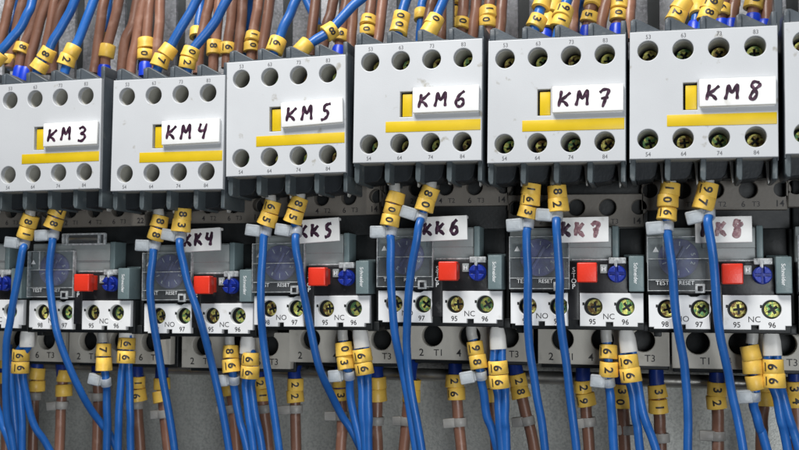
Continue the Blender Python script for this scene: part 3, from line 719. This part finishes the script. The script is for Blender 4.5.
# --- wires above the contactors
def top_wire(kind, label, path, sl=(), Y=30, collar=None, r=None, ytop=None):
    blue = kind == 'blue'
    r = r or (1.75 if blue else 2.05)
    n = len(path); yt = ytop if ytop is not None else Y+6
    P = []
    for i, p in enumerate(path):
        P.append(at(p[0], p[1], Y + (yt-Y)*(1-i/(n-1))**1.3))
    # carry on above the frame
    d = (P[0]-P[1]).normalized(); P = [P[0]+d*40+Vector((0,6,0)), P[0]+d*18+Vector((0,1,0))] + P
    root = thing(kind+'_wire', label, 'wire', '%s wires entering the contactors from above' % kind, P[-1]); objs = []
    objs.append(wire_mesh(None, P, r, MT[kind], k=7))
    sp = smooth_path(P, 12)
    for s in sl:
        yy = s[3] if len(s) > 3 and s[3] is not None else None
        # nearest point along the wire on screen
        best = min(range(1, len(sp)-1), key=lambda i: (sp[i]-at(s[0], s[1], sp[i].y)).length)
        t = sp[best+1]-sp[best-1]; c = sp[best]
        q = at(s[0], s[1], c.y); off = (q-c); off = off*min(1, 1.1/max(off.length, 1e-6)) if off.length > 1.1 else off
        L = s[3] if len(s) > 3 else 4.3
        objs.append(sleeve(None, c+off, t, r+1.15+(.15 if blue else 0), L, s[2], r+.1, tilt=random.uniform(-.1,.1), pin=random.uniform(-.15,.15), spin=random.uniform(-.2,.2)))
    if collar:
        a = at(collar[0], collar[1]+4, Y); d = (P[-1]-P[-2]).normalized()
        mb = MB(); mb.tube([a-d*1.9, a-d*.8, a+d*4], 2.75, MT['blueend'], 20, rs=[2.3,2.7,2.75]); objs.append(mb.build('ferrule'))
    adopt(root, objs)
# brown, left to right
TB = [
 ('thick brown wire at the upper left corner', [(11,-2),(6,18),(0,42),(-6,66)], []),
 ('brown wire crossed by the leftmost front blue wire', [(25,-2),(18,22),(12,48),(9,68)], [(7,59,'')]),
 ('brown wire marked 8 above the left of KM 3', [(40,-2),(31,28),(23,50),(18,74)], [(22,48.5,'8')], (20,67)),
 ('brown wire just right of the one marked 8 above KM 3', [(48,-2),(39,25),(31,58),(27,76)], [], (26,68)),
 ('brown wire passing behind the second front blue wire above KM 3', [(56,-2),(51,25),(46,48),(44,74)], []),
 ('short stretch of brown wire behind the second blue wire above KM 3', [(66,-2),(60,12),(54,40),(52,74)], []),
 ('brown wire above the right end of KM 3', [(105,-2),(101,20),(96,58),(94,74)], []),
 ('brown wire with one yellow sleeve between KM 3 and KM 4', [(119,-2),(113,25),(107,50),(105,76)], [(107,51,'',5.6)], (104.5,66)),
 ('left one of two brown wires that run together above KM 4', [(138,-2),(133,24),(125,40),(121,76)], []),
 ('right one of two brown wires that run together above KM 4', [(145,-2),(138,30),(133,55),(130,76)], []),
 ('brown wire with lettering and sleeves marked 0 above KM 4', [(150.6,-2),(148,20),(146,45),(145,76)], [(146,43.5,''),(145.4,54.5,'0')], (145.6,63)),
 ('brown wire just left of the 2 sleeve blue wire above KM 4', [(160,-2),(159.5,25),(157,55),(156,76)], []),
 ('brown wire just left of the sleeve marked 8 above KM 4', [(210,-2),(205,22),(200,45),(198,74)], []),
 ('brown wire marked 8 above the right end of KM 4', [(220,-2),(218,22),(214.5,48),(213,74)], [(214.5,48,'8',6)]),
 ('brown wire marked 6 above the left end of KM 5', [(234,-2),(231,22),(227.5,45),(226,68)], [(227.8,49,'6',5)]),
 ('brown wire with no sleeve above the 53 terminal of KM 5', [(243,-2),(241,22),(238.5,50),(238,64)], []),
 ('brown wire with two sleeves marked 1 0 above KM 5', [(259,-2),(256,18),(252.6,40),(251,62)], [(253.3,37.5,'1',3.8),(251.6,47,'0',3.8)]),
 ('brown wire right of the 1 0 sleeves above KM 5', [(270,-2),(267,20),(263.5,45),(262,60)], []),
 ('dark brown wire left of the blue wire that slants across KM 5', [(316,-2),(313.5,18),(311,40),(310,56)], []),
 ('brown wire behind the slanting blue wire above KM 5', [(334,-2),(330,16),(326,30),(323,54)], []),
 ('brown wire marked 9 above the right end of KM 5', [(347,-2),(344,16),(340.5,38),(339,54)], [(341,36,'9',4.6)], (339,47)),
 ('brown wire passing the gap between KM 5 and KM 6', [(354,-2),(352.5,20),(351,40),(350,56)], []),
 ('brown wire with sleeves marked 1 0 above the left end of KM 6', [(372,-2),(370,12),(368,28),(367,50)], [(368.6,21,'1',4),(367.6,31.5,'0',4)]),
 ('brown wire above the 53 terminal of KM 6', [(383,-2),(381,18),(378.5,38),(377,50)], []),
 ('brown wire behind the single blue wire above the 73 terminal of KM 6', [(433,-2),(430,12),(427,30),(426,44)], []),
 ('thin stretch of brown wire right of the 0 sleeve above KM 6', [(446,-2),(443,14),(442,30),(441,44)], []),
 ('brown wire marked 0 above the 83 terminal of KM 6', [(464,-2),(463,12),(461.5,28),(461,44)], [(461.5,24,'0',4.2)]),
 ('brown wire right of the 0 sleeve at the right end of KM 6', [(477,-2),(475,16),(473,34),(472,48)], []),
 ('brown wire with sleeves marked 1 0 above the gap between KM 6 and KM 7', [(491,-2),(489,8),(488,24),(487,46)], [(488.2,13,'1',3.9),(487.5,22.8,'0',3.9)]),
 ('brown wire above the 53 terminal of KM 7', [(502.5,-2),(501,14),(500,30),(499.5,46)], []),
 ('brown wire behind the blue wire marked 9 above KM 7', [(575,-2),(573.5,12),(572.5,26),(572,44)], []),
 ('brown wire marked 5 above the 83 terminal of KM 7', [(594,-2),(591,8),(588.5,22),(587,44)], [(593,3,'1',3.6),(589.5,17.5,'5',3.8)], (587.5,27.5)),
 ('brown wire right of the 5 sleeve above KM 7', [(607,-2),(604,10),(601.5,22),(600,40)], []),
 ('brown wire with sleeves marked 1 0 above the right end of KM 7', [(620,-12),(619.5,4),(618,16),(617,40)], [(619.6,4.5,'1',3.7),(618.3,15.5,'0',3.9)], (617,25.5)),
 ('brown wire above the gap between KM 7 and KM 8', [(631,-2),(630,10),(629,22),(628,40)], []),
 ('brown wire marked 6 above the 83 terminal of KM 8', [(724,-14),(723,0),(721.8,12),(721,36)], [(722,10.8,'6',4.2)], (721.5,21)),
 ('brown wire left of the topmost 0 sleeve above KM 8', [(735,-2),(734,6),(733,18),(732,36)], [], (732,21)),
 ('brown wire marked 0 above the right end of KM 8', [(755,-16),(754.5,-6),(753.5,6),(752,30)], [(754,2.5,'0',4.6)], (753,15.5)),
 ('last brown wire before the right edge above KM 8', [(768,-2),(767,8),(766,20),(765,34)], [], (764,22)),
]
for q in TB:
    top_wire('brown', q[0], q[1], q[2], Y=33, collar=q[3] if len(q) > 3 else None, ytop=36)
BL = [ # front blue wires going into the auxiliary terminals
 ('front blue wire curving down to the left edge above KM 3', [(33,-2),(28,13),(17,32),(4,47),(-10,60)], [(1,62,'6',4.5)], 9, 14),
 ('front blue wire marked 8 curving down above the left half of KM 3', [(76,-2),(66,20),(55,38),(46,55),(38,68),(36,78)], [(47,54,'8',4.8),(40,66,'',4.2)], 9, 14),
 ('front blue wire with a blurred double sleeve above the right half of KM 3', [(95,-2),(88,16),(78,40),(69,56),(64,76)], [(72,51,'',4.6),(67,60,'2',4.6)], 9, 14),
 ('front blue wire marked 7 slanting down to the left half of KM 4', [(198,-2),(187,18),(172,44),(161,60),(155,76)], [(168,51,'',4.4),(160.5,61,'7',4.8)], 9, 14),
 ('front blue wire marked 0 2 slanting down between KM 4 and KM 5', [(228,-2),(216,20),(201,40),(191,54),(186,76)], [(190.5,53,'0',4.2),(187.5,63,'2',4.2)], 9, 14),
 ('front blue wire with one sleeve marked 6 above the middle of KM 5', [(297,-2),(289,16),(281,34),(275,48),(271,64)], [(276,45.5,'6',6)], 9, 14),
 ('front blue wire marked 8 slanting nearly flat across the right half of KM 5', [(362,-2),(347,12),(331,30),(316,40),(306,46),(300,54)], [(330,31,'8',4.6),(303.5,47.5,'',5.2)], 7, 16),
 ('front blue wire in a tall sleeve marked 0 0 above left half of KM 6', [(407,-2),(403,12),(399.5,26),(397,38),(396,50)], [(401,18,'0',4.2),(399,28,'0',4.4)], 9, 13),
 ('front blue wire with a wide sleeve marked 0 above the middle of KM 6', [(444,-2),(438,14),(432,28),(427,36),(425,46)], [(434.5,21,'0',4.2),(430.5,29,'',4.2)], 9, 13),
 ('front blue wire marked 3 among a cluster of yellow sleeves above KM 7', [(544,-8),(541,6),(538,16),(535,26),(534,40)], [(542,2.5,'',4.5),(536.8,22,'3',4.4)], 9, 13),
 ('front blue wire marked 9 above the middle of KM 7', [(568,-2),(565.5,8),(562,20),(558,32),(557,44)], [(563.3,13,'9',4.4),(560.3,23,'1',4.2)], 9, 13),
 ('front blue wire in two large tilted sleeves above the left half of KM 8', [(694,-12),(686,0),(678,14),(672,26),(670,36)], [(682,5,'',4.8),(676.5,16.5,'2',4.8)], 8, 12),
 ('front blue wire marked 9 8 above the middle of KM 8', [(717,-14),(714,-2),(709,10),(704,22),(702,34)], [(712,4,'9',4.6),(707.5,15,'8',4.6)], 9, 12),
]
for lab, path, sl, Y, yt in BL: top_wire('blue', lab, path, sl, Y=Y, ytop=yt, r=1.8 if Y < 10 else None)
BB = [ # dark blue wires behind
 ('back blue wire behind the browns at the upper left corner', [(15,-2),(14,12),(12.5,32),(12,70)], []),
 ('back blue wire with a small sleeve behind the gap between KM 3 and KM 4', [(109,-2),(107.5,14),(106,34),(105,70)], [(105.5,38,'',4)]),
 ('back blue wire behind the lettered brown wire above KM 4', [(144,-2),(143.5,20),(142.5,40),(142,70)], []),
 ('back blue wire behind the slanting wires at the right end of KM 4', [(202,-2),(200,14),(198,34),(197,70)], [(197,33,'',4)]),
 ('back blue wire behind the browns above the left half of KM 5', [(251,-2),(249.5,12),(247,40),(246,66)], []),
 ('back blue wire right of the bare duct finger above KM 5', [(306,-2),(312,12),(319,32),(321,58)], [(318,32,'',4)]),
 ('back blue wire with a yellow sleeve above the left half of KM 6', [(424,-4),(422,6),(421,20),(420,44)], [(421.5,15,'',4.5)]),
 ('back blue wire beside the yellow sleeve above the right half of KM 6', [(453,-2),(452.5,4),(452,20),(452,44)], [(455,3,'',4.2),(454.5,14,'',4.4)]),
 ('back blue wire behind the cluster of yellow sleeves above KM 7', [(556,-12),(553,2),(548.5,18),(545,44)], [(553.5,8,'',6),(548,22,'',6)]),
 ('back blue wire right of the wire marked 9 above KM 7', [(582,-2),(579,6),(576,18),(575,40)], []),
 ('back blue wire behind the tilted sleeves above KM 8', [(700,-8),(698,4),(696,18),(695,36)], [(698,9,'',6)]),
]
for lab, path, sl in BB: top_wire('blue', lab, path, sl, Y=40, ytop=46, collar=(path[-1][0], path[-1][1]-13) if 'KM 8' in lab or 'cluster' in lab else None)
# dark supports between the duct and the contactors
for x0, lab in ((449.5, 'dark plastic strip hanging behind the wires above KM 6'), (778.5, 'dark plastic strip hanging behind the gap between KM 8 and the last contactor')):
    a = at(x0, 22, 24); mb = MB(); mb.prism([(-1.3,-8),(1.3,-8),(1.6,50),(-1.1,50)], 0, 3, MT['dark'], .3)
    o = mb.build('plastic_strip', None, tuple(a)); o['label'] = lab; o['category'] = 'plastic strip'; o['group'] = 'dark plastic strips behind the wires'

# ------------------------------------------------------------------ light
w = bpy.data.worlds.new('World'); sc.world = w; w.use_nodes = True
w.node_tree.nodes['Background'].inputs['Color'].default_value = (.90, .94, 1, 1)
w.node_tree.nodes['Background'].inputs['Strength'].default_value = .06
def area(name, loc, target, size, power, col=(1,1,1), sy=None):
    l = bpy.data.lights.new(name, 'AREA'); l.shape = 'RECTANGLE'; l.size = size; l.size_y = sy or size; l.energy = power; l.color = col
    o = bpy.data.objects.new(name, l); COL.objects.link(o); o.location = loc
    o.rotation_euler = (Vector(target)-Vector(loc)).to_track_quat('-Z', 'Y').to_euler()
    return o
area('ceiling_lamp', (-.09, -.29, .46), (0, 0, .03), .24, 4.9, (1, .985, .96))
area('front_fill', (.42, -.80, -.16), (0, 0, -.02), .38, 4.1, (.93, .97, 1))  # added soft fill from the front right, no real window

sc.view_settings.view_transform = 'Standard'; sc.view_settings.look = 'None'; sc.view_settings.gamma = 1
sc.view_settings.exposure = 0
sc.render.engine = 'CYCLES'
sc.cycles.max_bounces = 8; sc.cycles.transparent_max_bounces = 12
sc.render.resolution_x = 1024; sc.render.resolution_y = 577

for o in COL.objects:
    if 'label' in o and len(o['label'].split()) > 16: print('LONG', len(o['label'].split()), o['label'])
